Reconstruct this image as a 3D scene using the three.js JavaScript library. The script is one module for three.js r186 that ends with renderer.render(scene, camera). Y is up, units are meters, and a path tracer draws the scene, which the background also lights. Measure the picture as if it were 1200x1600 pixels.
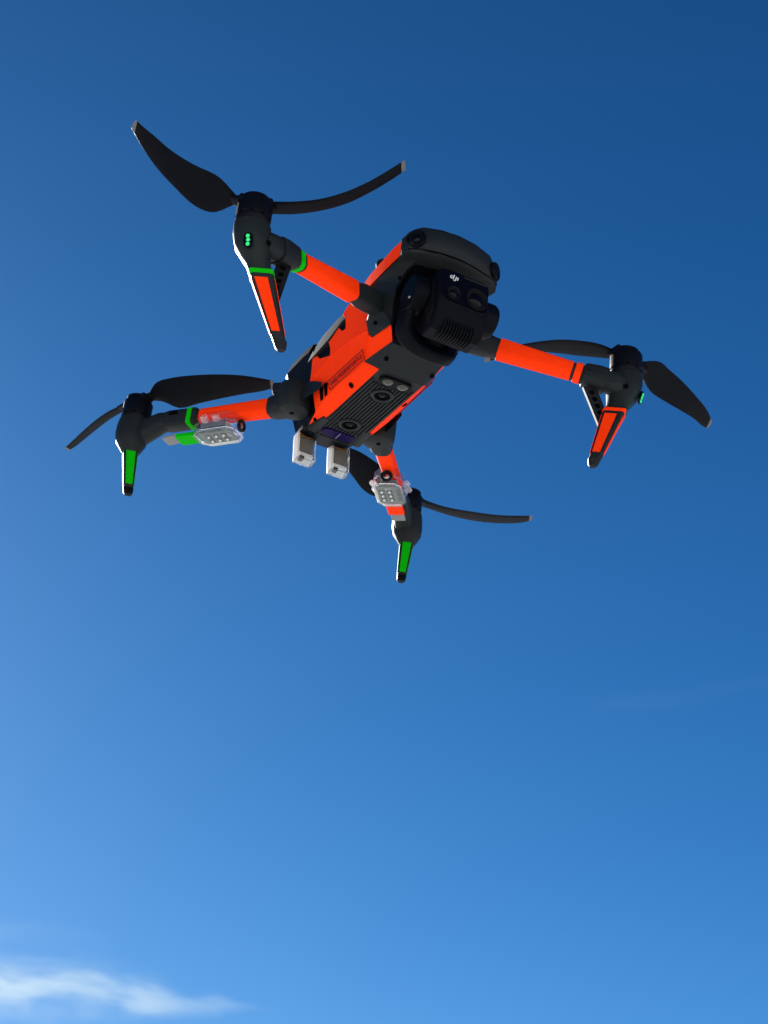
import * as THREE from 'three';
import { RoundedBoxGeometry } from 'three/addons/geometries/RoundedBoxGeometry.js';
import { mergeGeometries, toCreasedNormals } from 'three/addons/utils/BufferGeometryUtils.js';
import { FontLoader } from 'three/addons/loaders/FontLoader.js';
import { TextGeometry } from 'three/addons/geometries/TextGeometry.js';

// ------------------------------------------------------------------ camera, sky, sun, exposure
const scene = new THREE.Scene();
const HOVER = 2.2;                                  // belly of the drone above the ground, metres
const camera = new THREE.PerspectiveCamera(36.593, 0.75, 0.02, 9000);
camera.position.set(-0.39453, HOVER - 0.5732, 0.86952);
camera.up.set(-0.29486, 0.88326, 0.36457);
camera.lookAt(camera.position.x + 0.38522, camera.position.y + 0.45904, camera.position.z - 0.80056);

const EXPOSURE = 2.42;
const renderer = new THREE.WebGLRenderer({ antialias: true });
renderer.setSize(768, 1024);
renderer.toneMapping = THREE.LinearToneMapping;
renderer.toneMappingExposure = EXPOSURE;
renderer.shadowMap.enabled = true;

const SUN = new THREE.Vector3(-0.04, 0.37, -0.93).normalize();
const sun = new THREE.DirectionalLight(new THREE.Color(1.0, 0.95, 0.87), 5);
sun.position.copy(SUN).multiplyScalar(20).add(new THREE.Vector3(0, HOVER, 0));
sun.target.position.set(0, HOVER, 0);
sun.castShadow = true;
sun.shadow.mapSize.set(4096, 4096);
Object.assign(sun.shadow.camera, { left: -3, right: 3, top: 3, bottom: -3, near: 0.5, far: 60 });
scene.add(sun, sun.target);

// seeded noise
function rng(seed) { let a = seed >>> 0; return () => { a = (a + 0x6D2B79F5) | 0; let t = Math.imul(a ^ (a >>> 15), 1 | a); t = (t + Math.imul(t ^ (t >>> 7), 61 | t)) ^ t; return ((t ^ (t >>> 14)) >>> 0) / 4294967296; }; }
const R0 = rng(7), PERM = Array.from({ length: 4096 }, () => R0());
function vnoise(x, y) {
  const xi = Math.floor(x), yi = Math.floor(y), fx = x - xi, fy = y - yi;
  const h = (a, b) => PERM[((a * 73 + b * 1129) % 4096 + 4096) % 4096];
  const u = fx * fx * (3 - 2 * fx), v = fy * fy * (3 - 2 * fy);
  return (h(xi, yi) * (1 - u) + h(xi + 1, yi) * u) * (1 - v) + (h(xi, yi + 1) * (1 - u) + h(xi + 1, yi + 1) * u) * v;
}
function fbm(x, y, o = 5) { let s = 0, a = 0.5; for (let i = 0; i < o; i++) { s += a * vnoise(x, y); x = x * 2.03 + 17.1; y = y * 2.03 + 9.3; a *= 0.5; } return s; }
const sstep = (a, b, x) => { const t = Math.min(1, Math.max(0, (x - a) / (b - a))); return t * t * (3 - 2 * t); };

// clear winter air: darker overhead and away from the low sun, paler to the horizon; one wisp of cloud
{
  const W = 2048, H = 2048, px = new Float32Array(W * H * 4), D = 180 / Math.PI;
  const K = [[-5.09, 3.26, -0.541, 2.73], [-2.238, 1.545, -0.927, 1.15], [-0.773, 0.765, -1.066, 0.697]];
  for (let j = 0; j < H; j++) for (let i = 0; i < W; i++) {
    const el0 = ((j + 0.5) / H - 0.5) * Math.PI, ph = ((i + 0.5) / W - 0.5) * 2 * Math.PI;
    const el = Math.max(0, el0), c = Math.cos(el);
    const x = Math.cos(ph) * c, y = Math.sin(el), z = Math.sin(ph) * c;
    const g = Math.acos(Math.min(1, Math.max(-1, x * SUN.x + y * SUN.y + z * SUN.z)));
    const o = (j * W + i) * 4;
    const air = K.map((k) => Math.exp(k[0] + k[1] * Math.exp(-el / 0.35) + k[2] * el + k[3] * Math.exp(-g / 0.45)));
    const az = Math.atan2(x, -z) * D, ed = el * D;
    let cl = 0;
    if (az > -60 && az < 60 && ed < 25) {
      const wx = (fbm(az * 0.5 + 3, ed * 1.1 + 40, 4) - 0.5) * 2.2, wy = (fbm(az * 0.42 + 80, ed * 0.9 + 11, 5) - 0.5) * 1.3;
      const a = az + wx, e = ed + wy;
      const mid = 8.7 + (az - 14) * 0.05, up = 0.95 * sstep(24.6, 14, a) + 0.05, dn = 0.62 * sstep(24.8, 16, a) + 0.05;
      const q = (e - mid) / (e > mid ? up : dn), body = Math.exp(-Math.pow(Math.abs(q), 2.4)) * sstep(24.2, 18, a) * sstep(-18, -2, a);
      const fib = fbm(a * 0.7 + 5 - e * 0.5, e * 3.4 + 20 + a * 0.25, 5), lump = fbm(a * 0.55 + 31, e * 1.6 + 7, 4);
      cl = Math.min(1, Math.max(0, body * (0.35 + 1.5 * (fib - 0.25) + 1.2 * (lump - 0.4)))) * (0.53 + 0.24 * sstep(20, 13, a));
      const hi = Math.exp(-Math.pow((e - 10.75 - 0.02 * (az - 14)) / 0.22, 2)) * sstep(17.5, 13.5, a) * fbm(a * 0.9, e * 4, 4) * 0.14; cl = Math.min(0.9, cl + hi * sstep(-10, 5, a));
      cl += 0.009 * Math.exp(-Math.pow((e - 21.2 - 0.12 * (az - 37)) / 0.5, 2)) * sstep(33, 36, a) * sstep(45, 40, a) * (0.4 + fbm(a, e * 3, 3));
    }
    const cc = [0.72, 0.90, 1.0];
    for (let q = 0; q < 3; q++) px[o + q] = (air[q] * (1 - cl) + cc[q] * cl) / EXPOSURE;
    px[o + 3] = 1;
  }
  const t = new THREE.DataTexture(px, W, H, THREE.RGBAFormat, THREE.FloatType);
  t.mapping = THREE.EquirectangularReflectionMapping; t.magFilter = THREE.LinearFilter; t.minFilter = THREE.LinearFilter;
  t.wrapS = THREE.RepeatWrapping; t.needsUpdate = true;
  scene.background = t; scene.environment = t;
}

// ------------------------------------------------------------------ textures and materials
function grain(n, f, octaves, lo, hi, gamma = 1) {
  const d = new Uint8Array(n * n * 4);
  for (let j = 0; j < n; j++) for (let i = 0; i < n; i++) {
    // tileable: blend of the noise with itself shifted by one period
    const u = i / n, v = j / n, w = (a, b) => fbm((u + a) * f, (v + b) * f, octaves);
    const s = (w(0, 0) * (1 - u) + w(-1, 0) * u) * (1 - v) + (w(0, -1) * (1 - u) + w(-1, -1) * u) * v;
    const k = Math.round(255 * (lo + (hi - lo) * Math.pow(Math.min(1, Math.max(0, s)), gamma)));
    d.set([k, k, k, 255], (j * n + i) * 4);
  }
  const t = new THREE.DataTexture(d, n, n, THREE.RGBAFormat); t.wrapS = t.wrapT = THREE.RepeatWrapping;
  t.magFilter = THREE.LinearFilter; t.minFilter = THREE.LinearMipmapLinearFilter; t.generateMipmaps = true; t.needsUpdate = true; return t;
}
const fineBump = grain(256, 90, 2, 0, 1), roughTex = grain(256, 9, 5, 0.85, 1.0), tintTex = grain(256, 7, 5, 0.9, 1.0), waveBump = grain(256, 5, 4, 0, 1);
const col = (r, g, b) => new THREE.Color().setRGB(r, g, b);
const P = (c, o = {}) => new THREE.MeshPhysicalMaterial({ color: col(...c), ...o });
const S = (c, o = {}) => P(c, { roughness: 0.5, metalness: 0, specularIntensity: 0.25, ...o });
const M = {
  shell: S([0.0105, 0.0135, 0.0138], { roughness: 0.55, bumpMap: fineBump, bumpScale: 0.00001, roughnessMap: roughTex, map: tintTex }),
  shellDark: S([0.0066, 0.0080, 0.0094], { roughness: 0.52, bumpMap: fineBump, bumpScale: 0.00001 }),
  black: S([0.0016, 0.0020, 0.0036], { roughness: 0.5, specularIntensity: 0.11, bumpMap: fineBump, bumpScale: 0.000008 }),
  hole: S([0.0015, 0.0015, 0.002], { roughness: 0.9, specularIntensity: 0.05 }),
  motor: S([0.0022, 0.0025, 0.0045], { roughness: 0.45, specularIntensity: 0.2 }),
  blade: S([0.0022, 0.0028, 0.0048], { roughness: 0.6, specularIntensity: 0.12 }),
  tip: S([0.12, 0.115, 0.105], { roughness: 0.6 }),
  orange: S([1.0, 0.040, 0.002], { roughness: 0.62, specularIntensity: 0.08, bumpMap: waveBump, bumpScale: 0.00008, map: tintTex }),
  green: S([0.002, 0.38, 0.002], { roughness: 0.6, specularIntensity: 0.08, bumpMap: waveBump, bumpScale: 0.00006 }),
  glass: P([0.002, 0.002, 0.004], { roughness: 0.06, specularIntensity: 0.2 }),
  violet: P([0.0065, 0.0016, 0.036], { roughness: 0.2, specularIntensity: 0.06 }),
  lamp: P([0.045, 0.045, 0.034], { roughness: 0.14, specularIntensity: 0.7 }),
  steel: S([0.42, 0.40, 0.36], { roughness: 0.3, metalness: 1 }),
  clear: P([0.93, 0.94, 0.94], { roughness: 0.05, transmission: 1, thickness: 0, ior: 1.49 }),
  solid: P([0.95, 0.96, 0.95], { roughness: 0.12, transmission: 1, thickness: 0.003, ior: 1.49 }),
  milky: P([0.78, 0.78, 0.74], { roughness: 0.5, transmission: 0.75, thickness: 0 }),
  finBlack: S([0.0034, 0.0038, 0.0048], { roughness: 0.5, specularIntensity: 0.15 }),
  frost: P([0.92, 0.90, 0.89], { roughness: 0.35, transmission: 0.88, thickness: 0 }),
  smoke: P([0.24, 0.215, 0.19], { roughness: 0.25, transmission: 0.35, thickness: 0, ior: 1.49 }),
  copper: S([0.16, 0.075, 0.025], { roughness: 0.5 }),
  board: S([0.085, 0.118, 0.098], { roughness: 0.55, map: tintTex }),
  white: S([0.62, 0.63, 0.60], { roughness: 0.5 }),
  grey: S([0.20, 0.205, 0.205], { roughness: 0.6, map: tintTex }),
  ink: S([0.006, 0.006, 0.007], { roughness: 0.7 }),
  redInk: S([0.20, 0.003, 0.003], { roughness: 0.6 }),
  ledGlow: new THREE.MeshStandardMaterial({ color: 0x000000, emissive: col(0.015, 0.40, 0.10), emissiveIntensity: 1 }),
  snow: S([0.78, 0.785, 0.79], { roughness: 0.85, map: tintTex, bumpMap: waveBump, bumpScale: 0.02 }),
};

// ------------------------------------------------------------------ helpers; shapes are written in millimetres of the drone's own frame (x to its left, y up, z forward)
const v3 = (p) => new THREE.Vector3(p[0], p[1], p[2]);
const sub = (a, b) => [a[0] - b[0], a[1] - b[1], a[2] - b[2]], add = (a, b) => [a[0] + b[0], a[1] + b[1], a[2] + b[2]], mul = (a, k) => [a[0] * k, a[1] * k, a[2] * k];
const lerp = (a, b, t) => a.map((q, i) => q + (b[i] - q) * t);
const unit = (a) => mul(a, 1 / Math.hypot(...a)), cross = (a, b) => [a[1] * b[2] - a[2] * b[1], a[2] * b[0] - a[0] * b[2], a[0] * b[1] - a[1] * b[0]];
function soup(pts) { const g = new THREE.BufferGeometry(); g.setAttribute('position', new THREE.Float32BufferAttribute(pts.flat(), 3)); g.computeVertexNormals(); return g; }
function plain(g) { let h = g.index ? g.toNonIndexed() : g; for (const k of Object.keys(h.attributes)) if (k !== 'position' && k !== 'normal') h.deleteAttribute(k); if (!h.attributes.normal) h.computeVertexNormals(); return h; }
function outward(g) {                                // turn a closed shape's faces outward
  const p = g.attributes.position; let vol = 0; const a = v3([0, 0, 0]), b = a.clone(), c = a.clone();
  for (let i = 0; i < p.count; i += 3) { a.fromBufferAttribute(p, i); b.fromBufferAttribute(p, i + 1); c.fromBufferAttribute(p, i + 2); vol += a.dot(b.clone().cross(c)); }
  return vol < 0 ? flip(g) : g;
}
function flip(g) {
  const p = g.attributes.position.array, n = g.attributes.normal?.array;
  for (let i = 0; i < p.length; i += 9) for (let k = 0; k < 3; k++) { let t = p[i + 3 + k]; p[i + 3 + k] = p[i + 6 + k]; p[i + 6 + k] = t; if (n) { t = n[i + 3 + k]; n[i + 3 + k] = n[i + 6 + k]; n[i + 6 + k] = t; } }
  if (n) for (let i = 0; i < n.length; i++) n[i] = -n[i];
  return g;
}
function mirror(g) {                                 // to the other side of the drone
  const h = plain(g.clone()), p = h.attributes.position.array, n = h.attributes.normal.array;
  for (let i = 0; i < p.length; i += 3) { p[i] = -p[i]; n[i] = -n[i]; }
  for (let i = 0; i < p.length; i += 9) for (let k = 0; k < 3; k++) for (const a of [p, n]) { const t = a[i + 3 + k]; a[i + 3 + k] = a[i + 6 + k]; a[i + 6 + k] = t; }
  return h;
}
function loft(rings, { caps = true, closed = true, crease = 0.5 } = {}) {
  const t = [], n = rings[0].length, last = closed ? n : n - 1;
  for (let r = 0; r + 1 < rings.length; r++) for (let i = 0; i < last; i++) {
    const a = rings[r][i], b = rings[r][(i + 1) % n], c = rings[r + 1][(i + 1) % n], d = rings[r + 1][i];
    t.push(a, b, c, a, c, d);
  }
  if (caps && closed) for (const [k, rev] of [[0, 1], [rings.length - 1, 0]]) {
    const R = rings[k], m = mul(R.reduce(add), 1 / n);
    for (let i = 0; i < n; i++) { const a = R[i], b = R[(i + 1) % n]; t.push(...(rev ? [m, b, a] : [m, a, b])); }
  }
  const g = soup(t.filter(Boolean)); return toCreasedNormals(caps && closed ? outward(g) : g, crease);
}
// thickened strip between two rails of points; th is the thickness, pushed toward `inn`
function sheet(railA, railB, th, inn, crease = 0.4) {
  const A2 = railA.map((p) => add(p, mul(unit(sub(inn(p), p)), th))), B2 = railB.map((p) => add(p, mul(unit(sub(inn(p), p)), th)));
  return loft(railA.map((_, i) => [railA[i], railB[i], B2[i], A2[i]]), { crease });
}
function resample(rail, n) {
  const L = [0]; for (let i = 1; i < rail.length; i++) L.push(L[i - 1] + Math.hypot(...sub(rail[i], rail[i - 1])));
  return Array.from({ length: n }, (_, k) => { const s = L[L.length - 1] * k / (n - 1); let i = 1; while (i < L.length - 1 && L[i] < s) i++; return lerp(rail[i - 1], rail[i], (s - L[i - 1]) / (L[i] - L[i - 1] || 1)); });
}
function rrect(w, h, r, seg = 3) {                   // rounded rectangle outline around 0,0
  const o = []; r = Math.min(r, w / 2 - 0.01, h / 2 - 0.01);
  [[1, 1, 0], [-1, 1, 1], [-1, -1, 2], [1, -1, 3]].forEach(([sx, sy, q]) => { for (let k = 0; k <= seg; k++) { const a = (q + k / seg) * Math.PI / 2; o.push([sx * (w / 2 - r) + Math.cos(a) * r, sy * (h / 2 - r) + Math.sin(a) * r]); } });
  return o;
}
function frame(dir, up = [0, 1, 0]) { const d = unit(dir), s = unit(cross(up, d)), u = cross(d, s); return { d, s, u }; }
const at = (c, f, x, y) => add(c, add(mul(f.s, x), mul(f.u, y)));
// rounded bar through stations [point, width, height, radius]
function bar(st, up = [0, 1, 0], seg = 3, crease = 0.6) {
  const rings = st.map(([p, w, h, r], i) => { const f = frame(sub(st[Math.min(i + 1, st.length - 1)][0], st[Math.max(i - 1, 0)][0]), up); return rrect(w, h, r, seg).map(([x, y]) => at(p, f, x, y)); });
  return loft(rings, { crease });
}
function smoothBar(st, n, up) {
  const c = new THREE.CatmullRomCurve3(st.map((q) => v3(q[0])), false, 'centripetal'), f = (k, t) => { const u = t * (st.length - 1), i = Math.min(st.length - 2, Math.floor(u)); return st[i][k] + (st[i + 1][k] - st[i][k]) * (u - i); };
  return bar(Array.from({ length: n }, (_, i) => { const t = i / (n - 1); return [c.getPoint(t).toArray(), f(1, t), f(2, t), f(3, t)]; }), up, 4, 0.9);
}
function stick(a, b, w, h, r, up, bev = 0.6) {      // a straight bar with softened ends
  const d = unit(sub(b, a)); return bar([[a, w - 2 * bev, h - 2 * bev, r], [add(a, mul(d, bev)), w, h, r], [sub(b, mul(d, bev)), w, h, r], [b, w - 2 * bev, h - 2 * bev, r]], up);
}
function rbox(w, h, d, r, pos = [0, 0, 0], rot = [0, 0, 0]) { const g = plain(new RoundedBoxGeometry(w, h, d, 2, r)); g.applyMatrix4(new THREE.Matrix4().makeRotationFromEuler(new THREE.Euler(...rot))); g.translate(...pos); return g; }
function aim(g, c, dir, up = [0, 1, 0]) {            // local +z to dir
  const f = frame(dir, Math.abs(unit(dir)[1]) > 0.99 ? [0, 0, 1] : up); const m = new THREE.Matrix4().makeBasis(v3(f.s), v3(f.u), v3(f.d)); m.setPosition(...c); g.applyMatrix4(m); return g;
}
const disc = (r, h, c, dir, seg = 28, r2 = r) => aim(plain(new THREE.CylinderGeometry(r2, r, h, seg).rotateX(Math.PI / 2)), c, dir);
function lathe(prof, c, dir, seg = 36) { return aim(plain(toCreasedNormals(plain(new THREE.LatheGeometry(prof.map((p) => new THREE.Vector2(p[0], p[1])), seg)), 0.6).rotateX(Math.PI / 2)), c, dir); }
const ringGeo = (r, t, c, dir) => aim(plain(new THREE.TorusGeometry(r, t, 10, 32)), c, dir);
function shape2(pts, th, holes = [], bevel = 0) {
  const s = new THREE.Shape(pts.map((p) => new THREE.Vector2(...p)));
  for (const [x, y, r] of holes) { const h = new THREE.Path(); h.absarc(x, y, r, 0, Math.PI * 2, true); s.holes.push(h); }
  return plain(new THREE.ExtrudeGeometry(s, { depth: th, bevelEnabled: bevel > 0, bevelSize: bevel, bevelThickness: bevel, bevelSegments: 2, curveSegments: 14 }));
}
function basis(g, o, ex, ey, ez) { const m = new THREE.Matrix4().makeBasis(v3(ex), v3(ey), v3(ez)); m.setPosition(...o); g.applyMatrix4(m); return new THREE.Vector3(...ex).cross(v3(ey)).dot(v3(ez)) < 0 ? flip(g) && renorm(g) : g; }
function renorm(g) { const n = g.attributes.normal.array; for (let i = 0; i < n.length; i++) n[i] = -n[i]; return g; }
function plate(c, th) {                              // thin quad c[0..3] raised th along its normal
  const n = mul(unit(cross(sub(c[1], c[0]), sub(c[3], c[0]))), th), d = c.map((p) => add(p, n)); return loft([c, d], { crease: 0.2 });
}
function boxUV(g, tile = 0.03) {                     // real-size pattern coordinates, by the side each face looks to
  const p = g.attributes.position, uv = new Float32Array(p.count * 2), a = v3([0, 0, 0]), b = a.clone(), c = a.clone();
  for (let i = 0; i < p.count; i += 3) {
    a.fromBufferAttribute(p, i); b.fromBufferAttribute(p, i + 1); c.fromBufferAttribute(p, i + 2);
    const n = b.clone().sub(a).cross(c.clone().sub(a)), ax = Math.abs(n.x), ay = Math.abs(n.y), az = Math.abs(n.z);
    [a, b, c].forEach((q, k) => { const [s, t] = ay >= ax && ay >= az ? [q.x, q.z] : ax >= az ? [q.z, q.y] : [q.x, q.y]; uv[(i + k) * 2] = s / tile; uv[(i + k) * 2 + 1] = t / tile; });
  }
  g.setAttribute('uv', new THREE.BufferAttribute(uv, 2)); return g;
}
function part(name, geos, mat, parent, label) {
  const list = (Array.isArray(geos) ? geos : [geos]).map(plain), g = list.length > 1 ? mergeGeometries(list) : list[0].clone();
  g.scale(0.001, 0.001, 0.001); boxUV(g);
  const m = new THREE.Mesh(g, mat); m.name = name; m.castShadow = m.receiveShadow = true; if (label) m.userData.label = label; parent.add(m); return m;
}
const sided = (s) => (g) => (s > 0 ? g : Array.isArray(g) ? g.map(mirror) : mirror(g));
const font = await new FontLoader().loadAsync('fonts/droid/droid_sans_bold.typeface.json');
function text(str, size, th = 0.15) { const g = plain(new TextGeometry(str, { font, size, depth: th, curveSegments: 3, bevelEnabled: false })); g.computeBoundingBox(); const b = g.boundingBox; g.translate(-(b.min.x + b.max.x) / 2, -(b.min.y + b.max.y) / 2, 0); return g; }
const screwGeo = (c, dir, r) => [disc(r, 0.5, c, dir, 20), ringGeo(r, 0.28, add(c, mul(unit(dir), 0.15)), dir)];

// ------------------------------------------------------------------ the ground (below the picture): a snow field with a slope rising behind the viewer; sunlit, it throws light up at the belly and the nose
{
  const rad = [0, 3, 6, 9, 12, 16, 20, 26, 34, 44, 58, 80, 120, 200, 400, 1000, 2500, 6000], N = 96, pos = [], uv = [], idx = [];
  const rise = (x, z) => 22 * sstep(5, 60, z + 6 * (vnoise(x * 0.03 + 9, 4) - 0.5)) * sstep(-160, -60, -Math.abs(x)) * (1 - sstep(90, 260, z));
  for (const r of rad) for (let k = 0; k <= N; k++) { const a = k / N * Math.PI * 2, x = Math.cos(a) * r, z = Math.sin(a) * r; pos.push(x, rise(x, z) + (r > 3 && r < 300 ? (fbm(x * 0.2 + 50, z * 0.2 + 50, 3) - 0.45) * 0.4 * sstep(3, 9, r) : 0), z); uv.push(x / 3, z / 3); }
  for (let i = 0; i + 1 < rad.length; i++) for (let k = 0; k < N; k++) { const a = i * (N + 1) + k, b = a + N + 1; idx.push(a, a + 1, b, a + 1, b + 1, b); }
  const g = new THREE.BufferGeometry(); g.setAttribute('position', new THREE.Float32BufferAttribute(pos, 3)); g.setAttribute('uv', new THREE.Float32BufferAttribute(uv, 2)); g.setIndex(idx); g.computeVertexNormals();
  const ground = new THREE.Mesh(g, M.snow); ground.name = 'ground'; ground.receiveShadow = ground.castShadow = true; ground.userData.kind = 'structure'; scene.add(ground);
}

// ------------------------------------------------------------------ the drone
const drone = new THREE.Group(); drone.name = 'quadcopter_drone'; drone.position.set(0, HOVER, 0);
drone.userData = { label: 'orange and dark grey quadcopter drone hovering with four spread arms and a front camera', category: 'drone' };
scene.add(drone);

// --- body: belly, flanks, tail as one dark shell; everything else sits on it
const half = (st) => [...st.map(([x, y, z]) => [x, y, z]), ...st.map(([x, y, z]) => [-x, y, z]).reverse()];
const bodyShell = loft([
  half([[16.5, 9.4, 76.4], [19.0, 9.4, 76.4], [21.5, 17, 76.4], [24.5, 26, 76.4], [30, 46, 76.4], [33, 54.6, 76.4], [10, 54.8, 76.4]]),
  half([[16.6, 1.0, 54], [21.6, 8.0, 54], [26.0, 21, 54], [28.6, 28, 54], [33.4, 45, 54], [34.6, 54.6, 54], [10, 66, 54]]),
  half([[16.6, 0.6, 43], [22.4, 8.6, 43], [28.6, 22, 43], [31.0, 28, 43], [33.6, 45, 43], [33, 52, 43], [10, 63, 43]]),
  half([[16.6, 0.6, 10], [24.2, 8.4, 10], [30.4, 25, 10], [31.4, 31, 10], [33.6, 45, 10], [33, 50, 10], [10, 62, 10]]),
  half([[16.6, 0.6, -30], [23.0, 6.8, -30], [28.6, 28, -30], [29.6, 36, -30], [31.8, 46, -30], [32, 51, -30], [10, 61, -30]]),
  half([[16.6, 0.6, -50], [21.0, 5.0, -50], [27.4, 28, -50], [29.0, 36, -50], [31.0, 46, -50], [30, 50, -50], [10, 60, -50]]),
  half([[15.5, 3.0, -60], [20.8, 5.5, -60], [27.4, 28, -60], [29.0, 36, -60], [31, 46, -60], [28, 50, -60], [10, 59, -60]]),
  half([[14.0, 6.0, -76], [20.0, 8.5, -76], [27.4, 28, -76], [29.0, 36, -76], [31, 46, -76], [27, 50, -76], [10, 57, -76]]),
], { crease: 0.1 });
const body = part('body_shell', bodyShell, M.black, drone);

// --- front housing over the camera: roof, cheek panels, nose cap
const mid = () => [0, 45, 40];
for (const s of [-1, 1]) {
  const m = sided(s);
  const O = resample([[35.6, 55, 112], [36, 55, 96], [36, 55, 72], [36.5, 49, 65], [37, 38, 63], [35.2, 30.5, 68], [30, 25, 76], [26.2, 17.8, 82]], 70);
  const I = resample([[23, 57, 115], [28, 51, 102], [29.4, 42, 91], [27.5, 32, 85], [26, 24, 83.4], [25.4, 17.4, 82.6]], 70);
  const cheek = part('cheek_panel', m(sheet(O, I, 3, (p) => [0, 50, 60], 1.0)), M.shell, drone);
  part('screw', m(screwGeo([30.2, 45.5, 97.5], [0.62, -0.35, 0.7], 1.1)), M.hole, cheek);
  part('cavity_lining', m(sheet(I.map((p) => add(p, [-0.4, 0, -0.6])), I.map((p) => [p[0] * 0.8, p[1], 66]), 0.8, (p) => [0, 40, 66])), M.black, cheek);
  // orange strip along the roof edge
  const lo = resample([[36.2, 55.6, 110], [36.9, 55.4, 80], [36.6, 55.4, 50], [36, 56, 38]], 14), mi = resample([[37.4, 66, 109.5], [37.6, 66.5, 96], [37.2, 65, 62], [35.6, 59.5, 38]], 14), hi = resample([[29, 78.5, 108], [28.5, 79, 90], [27, 77, 66], [26, 67, 40]], 14), top = resample([[0, 82, 111], [0, 82.5, 90], [0, 80, 66], [0, 72, 42]], 14);
  part('roof_skin', m(loft(lo.map((_, i) => [lo[i], mi[i], hi[i], top[i], [0, Math.min(top[i][1] - 4, 66), lo[i][2]], [33, lo[i][1] + 5, lo[i][2]]]), { crease: 0.45 })), M.orange, drone);
  // chin: lower orange wrap beside the camera bay
  part('chin_skin', m(sheet(resample([[25.2, 8.6, 45], [22.6, 8.7, 62], [21.0, 8.9, 77.4]], 8), resample([[32.2, 24.8, 46], [29.8, 19.6, 60], [27.8, 19.4, 72], [25.7, 18.4, 82.6]], 8), 1.2, (p) => [0, 20, 50])), M.orange, drone);
}
part('cavity_lining', loft([[[-19, 9, 63], [19, 9, 63], [23, 20, 63], [30, 46, 63], [30, 57, 63], [-30, 57, 63], [-30, 46, 63], [-23, 20, 63]], [[-19, 9, 66], [19, 9, 66], [22, 20, 66], [27, 46, 66], [29, 57, 66], [-29, 57, 66], [-27, 46, 66], [-22, 20, 66]]], { crease: 0.2 }), M.black, body);
part('cavity_lining', loft([[[-24, 58, 116], [24, 58, 116], [24, 60, 116], [-24, 60, 116]], [[-30, 52, 70], [30, 52, 70], [30, 58, 70], [-30, 58, 70]]]), M.black, body);

const lv = [
  [[36.8, 54.6, 110.5], [33.5, 54.6, 115], [27, 55.5, 117.4], [14, 57.5, 119], [0, 58.5, 119.4]],
  [[37.2, 60, 110.8], [34.4, 60, 117], [28, 60.6, 120.6], [14, 62, 122.4], [0, 62.6, 122.9]],
  [[37.8, 66.5, 110], [34, 68, 116], [28, 69, 120.4], [14, 70.5, 122.8], [0, 71, 123.4]],
  [[33.6, 74, 109.4], [31.5, 75, 113.6], [26.5, 77, 117.4], [13.5, 79, 120], [0, 79.8, 120.6]],
  [[29, 79, 108], [27.5, 80, 110.4], [23, 81.4, 113], [12, 82.6, 114.6], [0, 83, 115]],
  [[26, 79.6, 104], [24, 80.6, 105], [20, 82, 106], [10, 83, 107], [0, 83.4, 107]],
];
const full = (r) => [...r, ...r.slice(0, 4).map(([x, y, z]) => [-x, y, z]).reverse()];
const back = (r) => full(r.map(([x, y]) => [x * 0.97, y - (y > 70 ? 1 : 0), 104]));
const capRings = lv.map((r) => [...full(r), ...[...back(r)].reverse()]);
const nose = part('nose_cap', loft(capRings, { crease: 0.75 }), M.shell, drone);
part('bezel_seam', loft([0.0, 1.0].map((k) => [...full([[34.8, 56.6, 115.6], [27.6, 57.6, 118.9], [14, 59.4, 120.5], [4, 60.1, 121], [0, 60.2, 121]]).map((p) => [p[0], p[1] + k * 0.35, p[2] + 0.25]), ...full([[34.8, 56.6, 115.6], [27.6, 57.6, 118.9], [14, 59.4, 120.5], [4, 60.1, 121], [0, 60.2, 121]]).map((p) => [p[0] * 0.98, p[1] + k * 0.35, p[2] - 1.5]).reverse()]), { crease: 0.3 }), M.hole, nose);
for (const s of [-1, 1]) {
  const dir = unit([s * 0.62, -0.05, 0.78]), c = [s * 31.2, 64.6, 118.8], lens = part('vision_sensor', [lathe([[0, -2], [6.6, -2], [6.6, 0.6], [5.8, 1.2], [5.2, 0.4], [0, 0.2]], c, dir)], M.black, nose);
  part('vision_sensor_glass', lathe([[0, 1.5], [1.6, 1.3], [3, 0.7], [3.4, 0]], c, dir), M.glass, nose);
}
// small round lamp standing on the roof
const beacon = part('roof_beacon', lathe([[0, 0], [5.4, 0], [5.6, 2], [5.6, 9], [4.8, 10.4], [0, 11]], [-25, 71.5, 62], [-0.25, 1, 0]), M.shellDark, drone);
part('beacon_ring', ringGeo(5.6, 0.45, [-25.8, 75.5, 62], [-0.25, 1, 0]), M.steel, beacon);

// --- chin and finned belly plate
const chinGeo = loft([
  [[17.6, -0.2, 54.6], [-17.6, -0.2, 54.6], [-17.6, 6, 54.6], [17.6, 6, 54.6]],
  [[21.0, 7.6, 77.6], [-21.0, 7.6, 77.6], [-21.0, 11, 77.6], [21.0, 11, 77.6]],
], { crease: 0.3 });
const chinSide = (s) => loft([[[s * 17.6, -0.2, 54.6], [s * 25.3, 8.2, 44.6], [s * 17.6, 6, 54]], [[s * 21.0, 7.6, 77.6], [s * 21.2, 8.8, 77.6], [s * 20, 10.5, 77.6]]], { crease: 0.2 });
const chin = part('chin_plate', [chinGeo, chinSide(1), chinSide(-1)], M.shell, drone);
for (const s of [-1, 1]) part('screw', screwGeo([s * 18.1, 2.6, 65], [s * 0.2, -0.9, 0.35], 1.5), M.hole, chin);

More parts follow.
